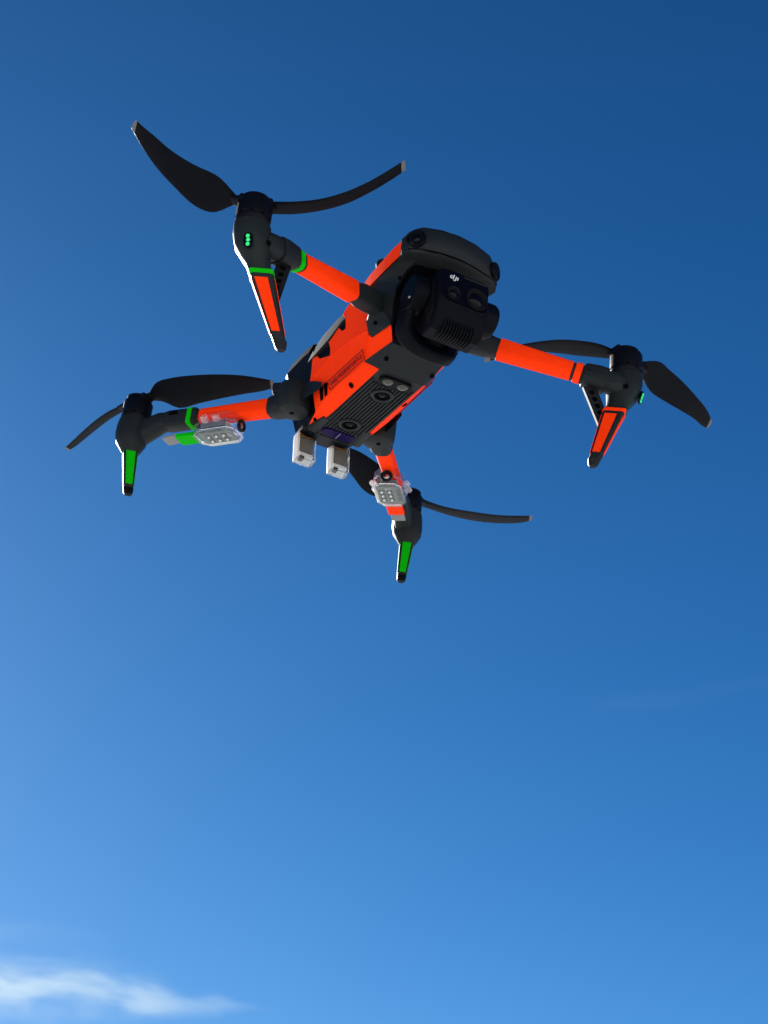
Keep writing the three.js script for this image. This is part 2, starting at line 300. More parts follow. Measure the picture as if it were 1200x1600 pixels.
const bellyGeo = loft([[[17.3, 0, 54], [-17.3, 0, 54], [-17.3, 3, 54], [17.3, 3, 54]], [[17.3, 0, -50.5], [-17.3, 0, -50.5], [-17.3, 3, -50.5], [17.3, 3, -50.5]]], { crease: 0.2 });
const belly = part('belly_plate', bellyGeo, M.shellDark, drone);
const circles = [[0, 26.5, 9.4], [0, -23.5, 9.4]], pillZ = 45.5;
for (let k = 0; k < 13; k++) {
  const x = -15.6 + k * 2.6; let zs = [[-44, 42]];
  const cut = (a, b) => { zs = zs.flatMap(([p, q]) => (b <= p || a >= q ? [[p, q]] : [[p, a], [b, q]].filter(([m, n]) => n - m > 3))); };
  for (const [cx, cz, cr] of circles) { const d2 = cr * cr - (x - cx) * (x - cx); if (d2 > 0) cut(cz - Math.sqrt(d2), cz + Math.sqrt(d2)); }
  if (Math.abs(x) < 13.5) cut(38.6, 52);
  if (Math.abs(x) < 14) cut(-52, -36.5);
  if (x < -13.0) cut(-52, -24); if (x > 14) cut(-52, -26);
  for (const [a, b] of zs) part('fin', rbox(1.15, 1.5, b - a, 0.4, [x, -0.55, (a + b) / 2]), M.shell, belly);
}
for (const [cx, cz] of circles) {
  const g = part('downward_sensor', lathe([[0, 0.5], [4.6, 0.5], [5.6, 1.2], [6.2, 1.9], [7.6, 1.9], [8.3, 1.3], [8.3, -1]], [cx, 0, cz], [0, -1, 0]), M.shell, belly);
  part('sensor_glass', lathe([[0, 1.7], [1.6, 1.4], [2.9, 0.6], [3.4, -0.2]], [cx, -0.2, cz], [0, -1, 0]), M.glass, g);
  part('sensor_ring', ringGeo(4.7, 1.25, [cx, -0.75, cz], [0, -1, 0]), M.hole, g);
}
{
  const pill = part('landing_light', basis(shape2(rrect(24, 9.6, 4.8, 8), 1.6, [], 0.4), [0, 0.2, pillZ], [1, 0, 0], [0, 0, 1], [0, -1, 0]), M.black, belly);
  for (const s of [-1, 1]) part('light_dome', lathe([[0, 2.1], [1.6, 1.9], [3.2, 1.1], [4.1, 0]], [s * 5.8, -1.4, pillZ], [0, -1, 0]), M.lamp, pill);
  const tof = part('range_window', basis(shape2(rrect(26, 9, 4.2, 8), 1.2, [], 0.3), [0, 0, -42.2], [1, 0, 0], [0, 0, 1], [0, -1, 0]), M.violet, belly);
  part('window_divider', rbox(0.6, 0.5, 8.4, 0.15, [0, -1.7, -42.2]), M.grey, tof);
  for (let k = 0; k < 9; k++) part('tail_rib', rbox(1.5, 1.5, 3.4, 0.4, [-12.8 + k * 3.2, 0.2, -51.5], [0.5, 0, 0]), M.shell, belly);
  for (const s of [-1, 1]) part('corner_block', loft([half([[0.1, -0.6, 0], [2.6, -0.4, 0], [2.6, 3, 0]]).map((p) => add(p, [s * 17.2, 0, -27])), half([[0.1, -0.6, 0], [3.6, -0.2, 0], [3.6, 3, 0]]).map((p) => add(p, [s * 18.2, 0, -50]))], { crease: 0.3 }), M.shell, belly);
}

// --- orange flanks
const ridge = [[24.6, 8.4, 45], [25.4, 7.8, 26], [26.4, 7.4, 6], [26.2, 6.6, -14], [24.6, 5.2, -32], [21.6, 3.6, -48]];
const keel = [[17.5, -0.1, 54], [17.5, -0.1, 26], [17.5, -0.1, 6], [17.5, -0.1, -14], [18.2, -0.1, -30], [20.4, 2.2, -49]];
const fold = [[30.8, 24, 60], [32.8, 26, 45], [33.9, 29, 22], [34.0, 33.5, 4], [34.0, 38, -12], [33.8, 41, -24]];
const upper = [[57, 37], [54, 25], [46, 29.5], [40.5, 28.8], [40.6, 24], [47.5, 16.5], [46, 6], [43, 2.4], [36.5, 4.6], [31.5, 3.6], [33.5, -3], [37.2, -13], [43, -19], [46, -22.5], [42, -24.5], [35, -26], [30, -28], [26.5, -29]];
for (const s of [-1, 1]) {
  const m = sided(s), n = 26, inn = (p) => [0, 30, p[2]];
  const rd = resample(ridge, n), kl = resample(keel, n), fo = resample(fold, n);
  const flank = part('flank_skin', [m(sheet(kl, rd, 0.9, inn, 0.25)),
    m(sheet(resample(ridge.slice(0, 5), n), resample([[32.0, 22.2, 60], [32.8, 26.2, 45], [33.3, 29.2, 22], [33.4, 30.2, 4], [33.2, 29.2, -12], [32.8, 27.2, -28]], n), 1.0, inn, 0.25)),
  ], M.orange, drone);
  // upper flank: flat cut panel with the latch notches along its top edge
  const low = [[27, -28], [29, -12], [30, 4], [29, 22], [26, 45], [22, 60]];
  const poly = [...low.map(([y, z]) => [z, y]), [62.5, 36], [60, 46], [50, 55.4], [38, 60], ...upper.map(([y, z]) => [z, y])];
  const g = shape2(poly, 0.9, [], 0.15); { const p = g.attributes.position; for (let i = 0; i < p.count; i++) { const z = p.getX(i), y = p.getY(i), o = p.getZ(i); const x = 32.8 + (y - 27) * 0.15 + o - 0.5; p.setXYZ(i, x, y, z); } g.computeVertexNormals(); }
  part('upper_flank_skin', m(toCreasedNormals(outward(g), 0.3)), M.orange, drone);
  for (const [x, y, z] of [[21.6, 3.0, 19.5], [21.0, 2.6, -38.5]]) part('screw', m(screwGeo([x, y, z], [0.7, -0.72, 0], 1.9)), M.hole, flank);
  // vent slots near the rear arm, and the framed line of lettering
  for (const z of [-12.6, -19.6]) part('vent_slot', m(loft([[[28.4, 15.2, z + 6.6], [28.6, 15.8, z + 2.6], [25.9, 7.8, z], [25.9, 7.8, z + 3.2]], [[30.2, 15.0, z + 6.6], [30.4, 15.6, z + 2.6], [27.2, 7.6, z], [27.2, 7.6, z + 3.2]]], { crease: 0.2 })), M.hole, flank);
  const P0 = [26.05, 8.6, 48], P1 = [27.35, 8.4, -3], Q0 = [28.55, 14.8, 48], Q1 = [29.7, 14.6, -3];
  const ey = unit(sub(Q0, P0)), ex = unit(sub(P1, P0)), nz = unit(cross(ey, ex)), nn = nz[0] > 0 ? nz : mul(nz, -1);
  const lift = (p) => add(p, mul(nn, 0.55)), fr = [];
  for (const [a, b] of [[P0, P1], [Q0, Q1], [P0, Q0], [P1, Q1]]) fr.push(stick(lift(a), lift(b), 0.5, 0.5, 0.1, nn, 0.05));
  const box = part('label_frame', m(fr), M.redInk, flank);
  const tx = text('ONE-HOVERTURTLE', 3.0, 0.25);
  const lc = lift(lerp(lerp(P0, P1, 0.5), lerp(Q0, Q1, 0.5), 0.5));
  { tx.computeBoundingBox(); const w = tx.boundingBox.max.x - tx.boundingBox.min.x; tx.scale(46 / w, 1, 1);
    const along = s < 0 ? mul(ex, -1) : ex; // reads from tail to nose on the right side, nose to tail on the left
    const e = [along[0] * (s < 0 ? -1 : 1), along[1], along[2]]; const up = [ey[0] * s, ey[1], ey[2]], no = [nn[0] * s, nn[1], nn[2]], o = [lc[0] * s, lc[1], lc[2]];
    part('printed_lettering', basis(tx, o, [along[0] * s, along[1], along[2]], up, no), M.redInk, flank); }
}
// --- battery in the back with its side latches
const bat = part('battery', loft([
  half([[35.6, 51, 44], [35.2, 56, 44], [31, 63, 44], [24, 68, 44], [10, 70, 44]]),
  half([[37.4, 47.5, 24], [35.6, 56, 24], [32, 63.5, 24], [24, 70, 24], [10, 72, 24]]),
  half([[37.6, 43, 4], [35.6, 54.5, 4], [32, 63.5, 4], [24, 70, 4], [10, 72, 4]]),
  half([[37.2, 42, -20], [35.0, 53.5, -20], [31.4, 63, -20], [24, 69, -20], [10, 71, -20]]),
  half([[35.2, 45, -34], [33.6, 52, -34], [30.4, 61.5, -34], [23, 67.5, -34], [10, 70, -34]]),
], { crease: 0.35 }), M.shell, drone);
for (const s of [-1, 1]) part('battery_latch', sided(s)([rbox(1.4, 18, 62, 0.6, [33.5, 42.5, 4], [0, 0, -0.149])]), M.black, bat);
part('battery_end', loft([
  half([[28, 40, -37], [34.2, 56, -37], [31.4, 64, -37], [23, 68, -37], [10, 70, -37]]),
  half([[27, 36, -48], [34.2, 57, -48], [31.4, 66.5, -48], [22, 70, -48], [10, 71, -48]]),
  half([[26.6, 36, -76], [34.0, 57, -76], [31.2, 66.5, -76], [21, 70, -76], [10, 71, -76]]),
  half([[26, 38, -81], [33.0, 57, -81], [30.4, 65.5, -81], [20, 69, -81], [10, 70, -81]]),
  half([[24, 42, -84], [30.6, 57, -84], [28, 63.5, -84], [18, 67, -84], [8, 68, -84]]),
], { crease: 0.12 }), M.black, drone);

// --- front-arm shoulders
for (const s of [-1, 1]) {
  const m = sided(s);
  const face = [[36.4, 30, 67.5], [35, 31.4, 71.5], [32.6, 30.6, 75.4], [29.4, 27.6, 80], [27.2, 22, 82.6], [26.4, 17.4, 83.2], [28.7, 18.2, 60.4], [31.6, 22, 60], [34.8, 27.4, 62]];
  const fc = [31.4, 25, 72], shrink = (k, o) => face.map((p) => add(lerp(fc, p, k), o));
  const cover = part('shoulder_cover', m(loft([shrink(1, [-4, 9, -9]), shrink(1.03, [0, 0, 0]), shrink(0.97, [0.15, -0.7, 0.5])], { crease: 0.5 })), M.shell, drone);
  part('screw', m(screwGeo([32.0, 23.2, 70.6], [0.55, -0.72, 0.42], 1.2)), M.hole, cover);
}

// --- gimbal camera
const gim = part('gimbal_camera', (() => {
  const prof = (x, k) => [[7, 36], [27, 38], [34.4, 37.4], [35.2, 35], [35.2, 12], [30.6, -3.2], [27, -6.2], [14, -5.4], [7, 2]].map(([z, y]) => [x, 16 + (y - 16) * k, 100 + 21 + (z - 21) * k]);
  return loft([prof(-19, 0.86), prof(-18, 0.96), prof(-16.5, 1), prof(16.5, 1), prof(18, 0.96), prof(19, 0.86)], { crease: 0.45 });
})(), M.black, drone);
{
  const F = [0, 0, 1], z = 135.2;
  part('face_glass', basis(shape2(rrect(34, 24.5, 5, 6), 0.7, [], 0.3), [0, 24.4, z - 0.3], [1, 0, 0], [0, 1, 0], F), M.glass, gim);
  part('wide_lens', [lathe([[0, 0], [4.6, 0], [5.2, 0.9], [5.0, 1.5], [4.0, 1.3], [3.4, 0.5], [0, 0.4]], [-8.6, 19.4, z + 0.5], F)], M.finBlack, gim);
  part('lens_glass', lathe([[0, 1.7], [1.2, 1.4], [2.2, 0.9], [2.9, 0.2]], [-8.6, 19.4, z + 0.6], F), M.glass, gim);
  part('lens_ring', ringGeo(1.9, 0.13, [-8.6, 19.4, z + 1.5], F), M.steel, gim);
  part('zoom_lens', lathe([[0, 0], [7.6, 0], [8.2, 0.8], [8.0, 1.5], [7.0, 1.4], [6.2, 0.3], [0, 0.2]], [8.6, 21.5, z + 0.5], F), M.finBlack, gim);
  part('lens_glass', lathe([[0, 2.2], [2.4, 1.9], [4.4, 1.1], [5.6, 0]], [8.6, 21.5, z + 0.4], F), M.glass, gim);
  part('upper_window', rbox(17, 1.2, 1, 0.3, [7, 35.4, z + 0.4]), M.shell, gim);
  // maker's mark: three joined letters with slanted strokes
  const mk = []; const bx = (x, y, w, h, sk = 0) => { const g = shape2([[x, y], [x + w, y], [x + w + sk, y + h], [x + sk, y + h]], 0.25); g.translate(-2.5, 0, 0); return g; };
  mk.push(bx(0, 0, 1.6, 0.42, 0), bx(0.2, 1.25, 1.5, 0.4, 0), bx(0, 0.1, 0.42, 1.45, 0.22), bx(1.45, 0, 0.45, 2.4, 0.42), bx(2.5, -0.8, 0.45, 2.5, 0.42), bx(1.7, -0.85, 1.0, 0.42, 0), bx(3.55, 0, 0.45, 1.7, 0.3));
  part('maker_mark', mk.map((g) => { g.scale(1.5, 1.35, 1); g.translate(-8.6, 30.6, z + 0.75); return g; }), M.white, gim);
  for (let k = 0; k < 11; k++) part('cooling_fin', bar([[[-11 + k * 2.15, 1.4, 133], 0.8, 0.7, 0.2], [[-11 + k * 2.15, -3.6, 132.4], 2.2, 0.7, 0.2], [[-11 + k * 2.15, -7.2, 128.0], 2.2, 0.7, 0.2], [[-11 + k * 2.15, -7.4, 120], 1.4, 0.7, 0.2]], [1, 0, 0], 2), M.finBlack, gim);
  part('side_panel', loft([[[-19.2, 30, 128], [-19.2, 8, 131], [-19.2, -2, 124], [-19.2, 22, 112]], [[-19.9, 29, 127], [-19.9, 9, 130], [-19.9, -1, 124], [-19.9, 22, 113]]], { crease: 0.3 }), M.finBlack, gim);
  const yoke = part('gimbal_yoke', [
    lathe([[0, -5], [12.2, -5], [13, -4], [13, 4], [11.8, 5.2], [0, 5.6]], [-25.2, 24, 114], [-1, 0, 0]),
    smoothBar([[[-26, 26, 113], 7, 16, 3], [[-26.5, 12, 107], 7, 15, 3], [[-25, 1, 103], 8, 13, 3], [[-16, -4.5, 101], 9, 11, 3], [[-4, -5.5, 100], 10, 10, 3], [[8, -4, 99], 10, 10, 3], [[14, 4, 92], 9, 12, 3], [[6, 20, 84], 10, 14, 3]], 40, [0, 0.2, 1]),
  ], M.black, drone);
  yoke.name = 'gimbal_yoke';
  part('tilt_motor', lathe([[0, -8], [11, -8], [12.3, -6.5], [12.4, 4.5], [11.2, 6.6], [0, 7]], [25, 23, 117], [1, 0, 0]), M.black, yoke);
  part('yoke_pin', lathe([[0, 0], [1.1, 0], [1.1, 0.7], [0.6, 1.1], [0, 1.2]], [-31, 17.5, 118], [-1, 0, 0.2]), M.steel, yoke);
  part('yaw_mount', lathe([[0, 0], [13, 0], [14, 2], [14, 12], [10, 16], [0, 16]], [0, 40, 92], [0, 1, 0]), M.black, yoke);
}

// --- propellers: two blades each on a folding hub, blades bent and swept as they turn
const BL = {
  A1: [[[-157.1, 48.5, 109.4], [-171.9, 52.6, 114.3], [-188.9, 53, 115.4], [-205.7, 52.2, 120.4], [-222, 50.4, 130], [-230.9, 49.2, 135.2], [-235.9, 48.5, 138.9]], [[-154, 47.5, 100.6], [-163.8, 43.5, 90.2], [-176.2, 43, 90], [-194.6, 43.8, 99.2], [-209.2, 45.6, 107.2], [-223.9, 46.8, 119.2], [-235.9, 47.5, 131.4]]],
  A2: [[[-136, 48, 116.6], [-123.5, 47, 126.9], [-111.4, 46.5, 139.4], [-101.2, 46.5, 155], [-92.9, 47, 173.5], [-87.8, 47.2, 190.6], [-84.5, 47.8, 201.5]], [[-129.9, 48, 105.2], [-117, 49, 112.8], [-104.6, 49.5, 124.9], [-94.2, 49.5, 140.8], [-86.7, 49, 161.5], [-81.8, 48.8, 179.5], [-79.3, 48.2, 193]]],
  B1: [[[161.9, 48.5, 108.8], [175.1, 52, 112], [189, 53, 106.4], [204.4, 52.4, 101], [223.7, 50.4, 93.2], [240, 49.3, 85], [253.7, 48.5, 74.8]], [[176, 47, 92], [188, 44, 86], [201.8, 43, 83.4], [220.2, 43.6, 79.3], [237.4, 45.6, 73.5], [250.5, 46.7, 67.5], [256, 47.5, 66.8]]],
  B2: [[[136.4, 48, 110], [123.5, 47.5, 110.3], [108.9, 47, 105.4], [96.9, 47, 97.5], [81.9, 47, 80.2], [73, 47.5, 63.6], [67.3, 47.8, 48.5]], [[142.5, 48, 99.3], [134.7, 48.5, 94.5], [121.7, 49, 86.9], [108.1, 49, 80.9], [90.7, 49, 69.9], [80.5, 48.5, 56], [72.5, 48.2, 40]]],
  C1: [[[-118.1, 43.5, -144.9], [-117.4, 46, -132.2], [-108.8, 48, -121.6], [-96, 47.6, -106.8], [-81, 46.6, -92.2], [-66.4, 45.5, -81.2], [-52.8, 44.4, -74.3], [-46.2, 43.5, -70.9]], [[-112.9, 42.5, -155.4], [-105.5, 40, -147], [-92.5, 38, -144.8], [-82.6, 38.4, -129.6], [-70.6, 39.4, -113.2], [-58.1, 40.5, -97.8], [-47, 41.6, -85.8], [-41.7, 42.5, -77.9]]],
  C2: [[[-128.6, 43, -175.5], [-134.9, 42, -190.5], [-139.3, 41.5, -210.1], [-142.2, 41.5, -235.2], [-144.1, 42, -259.9], [-145.2, 42.5, -273.8]], [[-125.3, 43, -187.6], [-129.2, 44, -207.5], [-132.5, 44.5, -231.4], [-135, 44.5, -250.2], [-137.6, 44, -267.1], [-140.3, 43.5, -277.5]]],
  D1: [[[137.7, 43, -163.1], [147.1, 42.5, -163.1], [161.2, 42, -161], [182.1, 41.5, -153.3], [202.4, 41.5, -144.5], [218.4, 42, -134.2], [226.2, 42.5, -129.1]], [[144.2, 43, -175.6], [154.5, 43.5, -176], [170.2, 44, -176.6], [193.7, 44.5, -172.6], [213.6, 44.5, -162.6], [227.6, 44, -148.4], [231.3, 43.5, -138]]],
  D2: [[[120.6, 43.5, -156.3], [95.8, 48.2, -148.2], [73.5, 49.5, -139.8], [60.2, 49, -134.6], [50.6, 47, -131], [38, 43.5, -128.9]], [[123.6, 42.5, -170.3], [110, 38, -172.5], [96, 36.5, -174], [85, 37, -170.8], [71, 39, -161.4], [44.4, 42.5, -141.3]]],
};
function bladeRings(up, lo) {
  const N = 22, cr = (a) => new THREE.CatmullRomCurve3(a.map(v3), false, 'centripetal'), U = cr(up), L = cr(lo);
  return Array.from({ length: N }, (_, i) => {
    const t = i / (N - 1), a = U.getPoint(t).toArray(), b = L.getPoint(t).toArray(), th = 1.5 - 0.9 * t, e = [];
    for (const [f, k] of [[0, 0], [0.08, 0.6], [0.3, 1], [0.65, 0.7], [0.94, 0.25], [1, 0]]) e.push(add(lerp(a, b, f), [0, th * k * 0.7 + 0.15, 0]));
    for (const [f, k] of [[0.94, 0.2], [0.65, 0.45], [0.3, 0.55], [0.08, 0.35]]) e.push(add(lerp(a, b, f), [0, -th * k * 0.7 - 0.15, 0]));
    return e;
  });
}
function propeller(hub, keys, bis) {
  const e0 = bladeRings(...BL[keys[0]])[0][0], e1 = bladeRings(...BL[keys[1]])[0][0], hd = unit([e1[0] - e0[0], 0, e1[2] - e0[2]]);
  const p = part('propeller', [stick(add(hub, add(mul(hd, -11), [0, -0.3, 0])), add(hub, add(mul(hd, 11), [0, -0.3, 0])), 11, 5.4, 2, [0, 1, 0], 1), disc(9.6, 2.4, add(hub, [0, 0.3, 0]), [0, 1, 0], 32), disc(6.5, 1.6, add(hub, [0, 2.2, 0]), [0, 1, 0], 28, 5.6)], M.blade, drone);
  for (const k of keys) {
    const r = bladeRings(...BL[k]), root = mul(r[0].reduce(add), 1 / r[0].length), d = unit(sub(root, hub)), dh = unit([d[0], 0, d[2]]), pin = add(hub, mul(dh, 6));
    const arm = bar([[add(hub, mul(dh, 1)), 11, 4.6, 1.6], [pin, 11, 4.6, 1.6], [add(lerp(pin, root, 0.6), mul(dh, 1)), 9.4, 3.6, 1.5], [add(root, mul(dh, 2.5)), 8.6, 2.2, 1]], [0, 1, 0]);
    const b = part('blade', [loft(r.slice(0, 21), { crease: 0.9 }), arm], M.blade, p);
    part('blade_tip', loft(r.slice(20).map((q, i) => q.map((v) => add(v, [0, 0.0, 0]))), { crease: 0.9 }), M.tip, p, 'pale grey blade tip');
    part('hinge_screw', disc(2.2, 1.2, add(pin, [0, 2.8, 0]), [0, 1, 0], 18), M.steel, p);
  }
}
const FRONT = [144.5, 25.7, 114.8], REAR = [121.5, 20.2, -157.4];
propeller([-144.5, 45, 113.8], ['A1', 'A2']); propeller([144.5, 45, 113.8], ['B1', 'B2']);
propeller([-121.5, 40, -157.5], ['C1', 'C2']); propeller([121.5, 40, -157.5], ['D1', 'D2']);

function motor(base, top, s) {
  const m = part('motor', lathe([[0, 0], [10.9, 0], [11.2, 0.5], [11.2, 3.6], [10.7, 4.0], [10.7, 4.8], [11.3, 5.2], [11.4, top - 2.5], [10.6, top - 1], [8.5, top], [0, top]], [s * base[0], base[1], base[2]], [0, 1, 0], 48), M.motor, drone);
  for (let k = 0; k < 9; k++) { const a = k / 9 * Math.PI * 2; part('motor_slot', rbox(2.2, 1.0, 1.0, 0.3, [s * base[0] + Math.cos(a) * 11, base[1] + 4.4, base[2] + Math.sin(a) * 11], [0, -a + Math.PI / 2, 0]), M.hole, m); }
}

// --- front arms
const H = [52, 32.2, 81.2], G2 = [104.9, 18.9, 106.7], dF = unit(sub(G2, H)), upF = [0, 1, 0];
const along = (t) => add(G2, mul(dF, t));
for (const s of [-1, 1]) {
  const m = sided(s), right = s < 0;
  const arm = part('front_arm', m([
    bar([[[34, 36.6, 72.6], 13, 15, 4], [[42, 34.8, 76.4], 14.5, 16.5, 4.5], [[50, 32.8, 80.2], 13.4, 15.6, 4], [add(H, mul(dF, 3)), 11.6, 13.8, 4], [add(H, mul(dF, 20)), 11, 13, 4], [along(2), 10.6, 11.8, 4], [along(8), 10.8, 12, 4]], upF),
    bar([[along(7.2), 11.5, 12.6, 4], [along(8.6), 13.6, 15.4, 4], [along(18), 15, 17.4, 4.4], [along(24.6), 14.6, 17, 4.4]], upF),
  ]), M.shell, drone);
  const ring = (t, w, h) => rrect(w, h, 4, 4).map(([x, y]) => at(along(t), frame(dF, upF), x, y));
  const wrap = (t0, t1, w0, h0, w1, h1) => loft([ring(t0, w0 - 0.6, h0 - 0.6), ring(t0 + 0.2, w0, h0), ring(t1 - 0.2, w1, h1), ring(t1, w1 - 0.6, h1 - 0.6)], { crease: 0.6 });
  part('arm_wrap', m(wrap(right ? -53.5 : -53.5, right ? 0.6 : -0.4, 12.6, 14.8, 11.4, 12.8)), M.orange, arm);
  if (right) part('arm_band', m(wrap(3.0, 7.4, 12.4, 13.8, 12.8, 14.2)), M.green, arm, 'green band');
  else part('arm_band', m(wrap(1.6, 6.6, 11.8, 13.2, 12.2, 13.6)), M.orange, arm);
  { const f = frame(dF, upF), c = add(along(15.5), add(mul(f.s, 0), [0, 2.5, 0])), side = f.s[2] > 0 ? f.s : mul(f.s, -1);
    part('arm_button', m(basis(shape2(rrect(9.5, 3.6, 1.6, 5), 1.0, [], 0.3), add(c, mul(side, 6.7)), f.d, f.u, side)), M.shellDark, arm); }
  // pod that carries the motor and turns down into the leg
  const sq = (c, w, h, r, th) => rrect(w, h, r, 5).map(([x, y]) => { const a = th, X = x * Math.cos(a) - y * Math.sin(a), Z = x * Math.sin(a) + y * Math.cos(a); return [c[0] + X, c[1], c[2] + Z]; });
  const TH = right ? -0.5 : 0.53;
  const pod = part('motor_pod', m([
    loft([sq([144.3, 25.4, 114.9], 22, 22, 10.9, TH), sq([144.3, 24.6, 114.9], 24, 24, 11.8, TH), sq([143.6, 18, 115.2], 24.6, 24.6, 11.6, TH), sq([141.8, 8, 115.8], 23, 23, 10, TH), sq([139, 1, 116.4], 18.5, 18.5, 8, TH), sq([136.6, -4, 116.8], 15.4, 15.4, 6, TH), sq([134.9, -9, 117], 14.6, 14.6, 4, TH)], { crease: 0.7 }),
    bar([[along(24), 13, 15, 5], [along(29), 14, 17, 6], [along(33), 13, 17, 6], [along(36), 10, 14, 5], [along(38), 5, 8, 2.4]], upF, 4, 1.0),
  ]), M.shell, drone);
  part('collar_gap', m(bar([[along(24.6), 12.4, 14.2, 4.5], [along(26.2), 12.4, 14.2, 4.5]], upF)), M.hole, pod);
  part('screw', m(screwGeo([136.2, 8.6, 127.0], [-0.25, -0.2, 0.93], 1.5)), M.hole, pod);
  part('screw', m(screwGeo([131.0, 6.6, 121.2], [-0.5, -0.6, 0.6], 1.4)), M.hole, pod);
  // green status light let into the outer front of the pod
  const lc = right ? [148.6, 6.4, 124.6] : [150.4, 6.0, 124.2], ln = unit(right ? [0.6, -0.2, 0.78] : [0.7, -0.25, 0.67]), lf = frame(ln, [0.1, 1, 0]);
  const light = part('status_light', m(basis(shape2(rrect(5.4, 9.6, 2.5, 6), 0.9, [], 0.3), lc, lf.s, lf.u, lf.d)), M.glass, pod);
  part('light_bar', m(mergeGeometries([[-2.8, 0.15], [0, -0.1], [2.7, 0.1]].map(([y, x]) => basis(plain(new THREE.SphereGeometry(1.25, 14, 10)).scale(1, 1, 0.5), at(add(lc, mul(lf.d, 1.25)), lf, x, y), lf.s, lf.u, lf.d)))), M.ledGlow, pod);
  const glow = new THREE.PointLight(col(0.05, 1, 0.3), 0.00012, 0.4); { const q = add(lc, mul(lf.d, 4)); glow.position.set(q[0] * s / 1000, q[1] / 1000, q[2] / 1000); glow.castShadow = true; } drone.add(glow); glow.name = 'status_glow';

  // leg extension: tapered, panelled, with strap brace
  const T = [134.4, -8, 117], E = [116.4, -55.5, 120.6], ct = (k) => lerp(T, E, k);
  const w = (k) => 15.6 - 7.9 * k, lr = (k, q = 0, r = 2.6) => sq(ct(k), w(k) + q, w(k) + q, Math.min(r, w(k) / 2.4), TH);
  const leg = part('leg', m(loft([lr(0, -1), lr(0.02), lr(0.94), lr(1, -0.6), sq(add(ct(1), [-0.8, -2.6, 0.2]), 5.4, 5.4, 2.4, TH), sq(add(ct(1), [-1, -3.6, 0.2]), 2.6, 2.6, 1.2, TH)], { crease: 0.45 })), M.shell, drone);
  const bm = right ? M.green : M.orange;
  part('leg_band', m(loft([lr(0.03, 0.2), lr(0.035, 0.7), lr(0.085, 0.7), lr(0.09, 0.2)], { crease: 0.5 })), bm, leg, right ? 'bright green band' : 'orange red band');
  for (let q = 0; q < 4; q++) {
    const a = TH + q * Math.PI / 2, n = [Math.cos(a), 0, Math.sin(a)], tdir = [-Math.sin(a), 0, Math.cos(a)];
    const cn = (k, x) => add(ct(k), add(mul(n, w(k) / 2 + 0.05), mul(tdir, x)));
    const k0 = 0.15, k1 = 0.87, x0 = w(k0) * 0.29, x1 = w(k1) * 0.29, sh = (tdir[0] * 0.874 * s + tdir[2] * 0.476 > 0 ? -1 : 1) * 0.09, y0 = w(k0) * sh, y1 = w(k1) * sh;
    const quad = [cn(k0, y0 - x0), cn(k0, y0 + x0), cn(k1, y1 + x1), cn(k1, y1 - x1)], nn = cross(sub(quad[1], quad[0]), sub(quad[3], quad[0]));
    const out = nn[0] * n[0] + nn[2] * n[2] > 0 ? quad : [quad[1], quad[0], quad[3], quad[2]];
    part('leg_sticker', m(plate(out, 0.35)), M.orange, leg);
  }
  part('foot', m(loft([sq(add(ct(1), [0.1, 1.2, 0]), 8.3, 8.3, 2.4, TH), sq(add(ct(1), [-0.6, -2.4, 0.1]), 6.8, 6.8, 2.2, TH), sq(add(ct(1), [-1, -4.4, 0.2]), 4.0, 4.0, 1.7, TH)], { crease: 0.5 })), M.shellDark, leg);
  {
    const top = right ? [118.6, 8, 112] : [116.6, 6, 112], bot = right ? [125, -27, 117] : [128.6, -23.5, 115.6], L = Math.hypot(...sub(bot, top));
    const hs = [0.1, 0.27, 0.44, 0.61, 0.78].map((k) => [0, -L * k, 1.9]), g = shape2([[-4.6, 2], [4.6, 2], [4.4, -L], [-4.4, -L]], 2.2, hs, 0.2);
    const d = unit(sub(top, bot)), nrm = unit(right ? [0.25, 0, 0.97] : [-0.25, 0, 0.97]), sx = unit(cross(d, nrm)), nz = cross(sx, d);
    part('leg_brace', m(basis(g, add(top, mul(nz, -1)), sx, d, nz)), M.shellDark, leg);
    part('brace_backing', m(basis(shape2([[-3.6, 1], [3.6, 1], [3.4, -L + 1], [-3.4, -L + 1]], 0.5), add(top, mul(nz, -0.9)), sx, d, nz)), M.hole, leg);
  }
  motor(FRONT, 19, s);
}

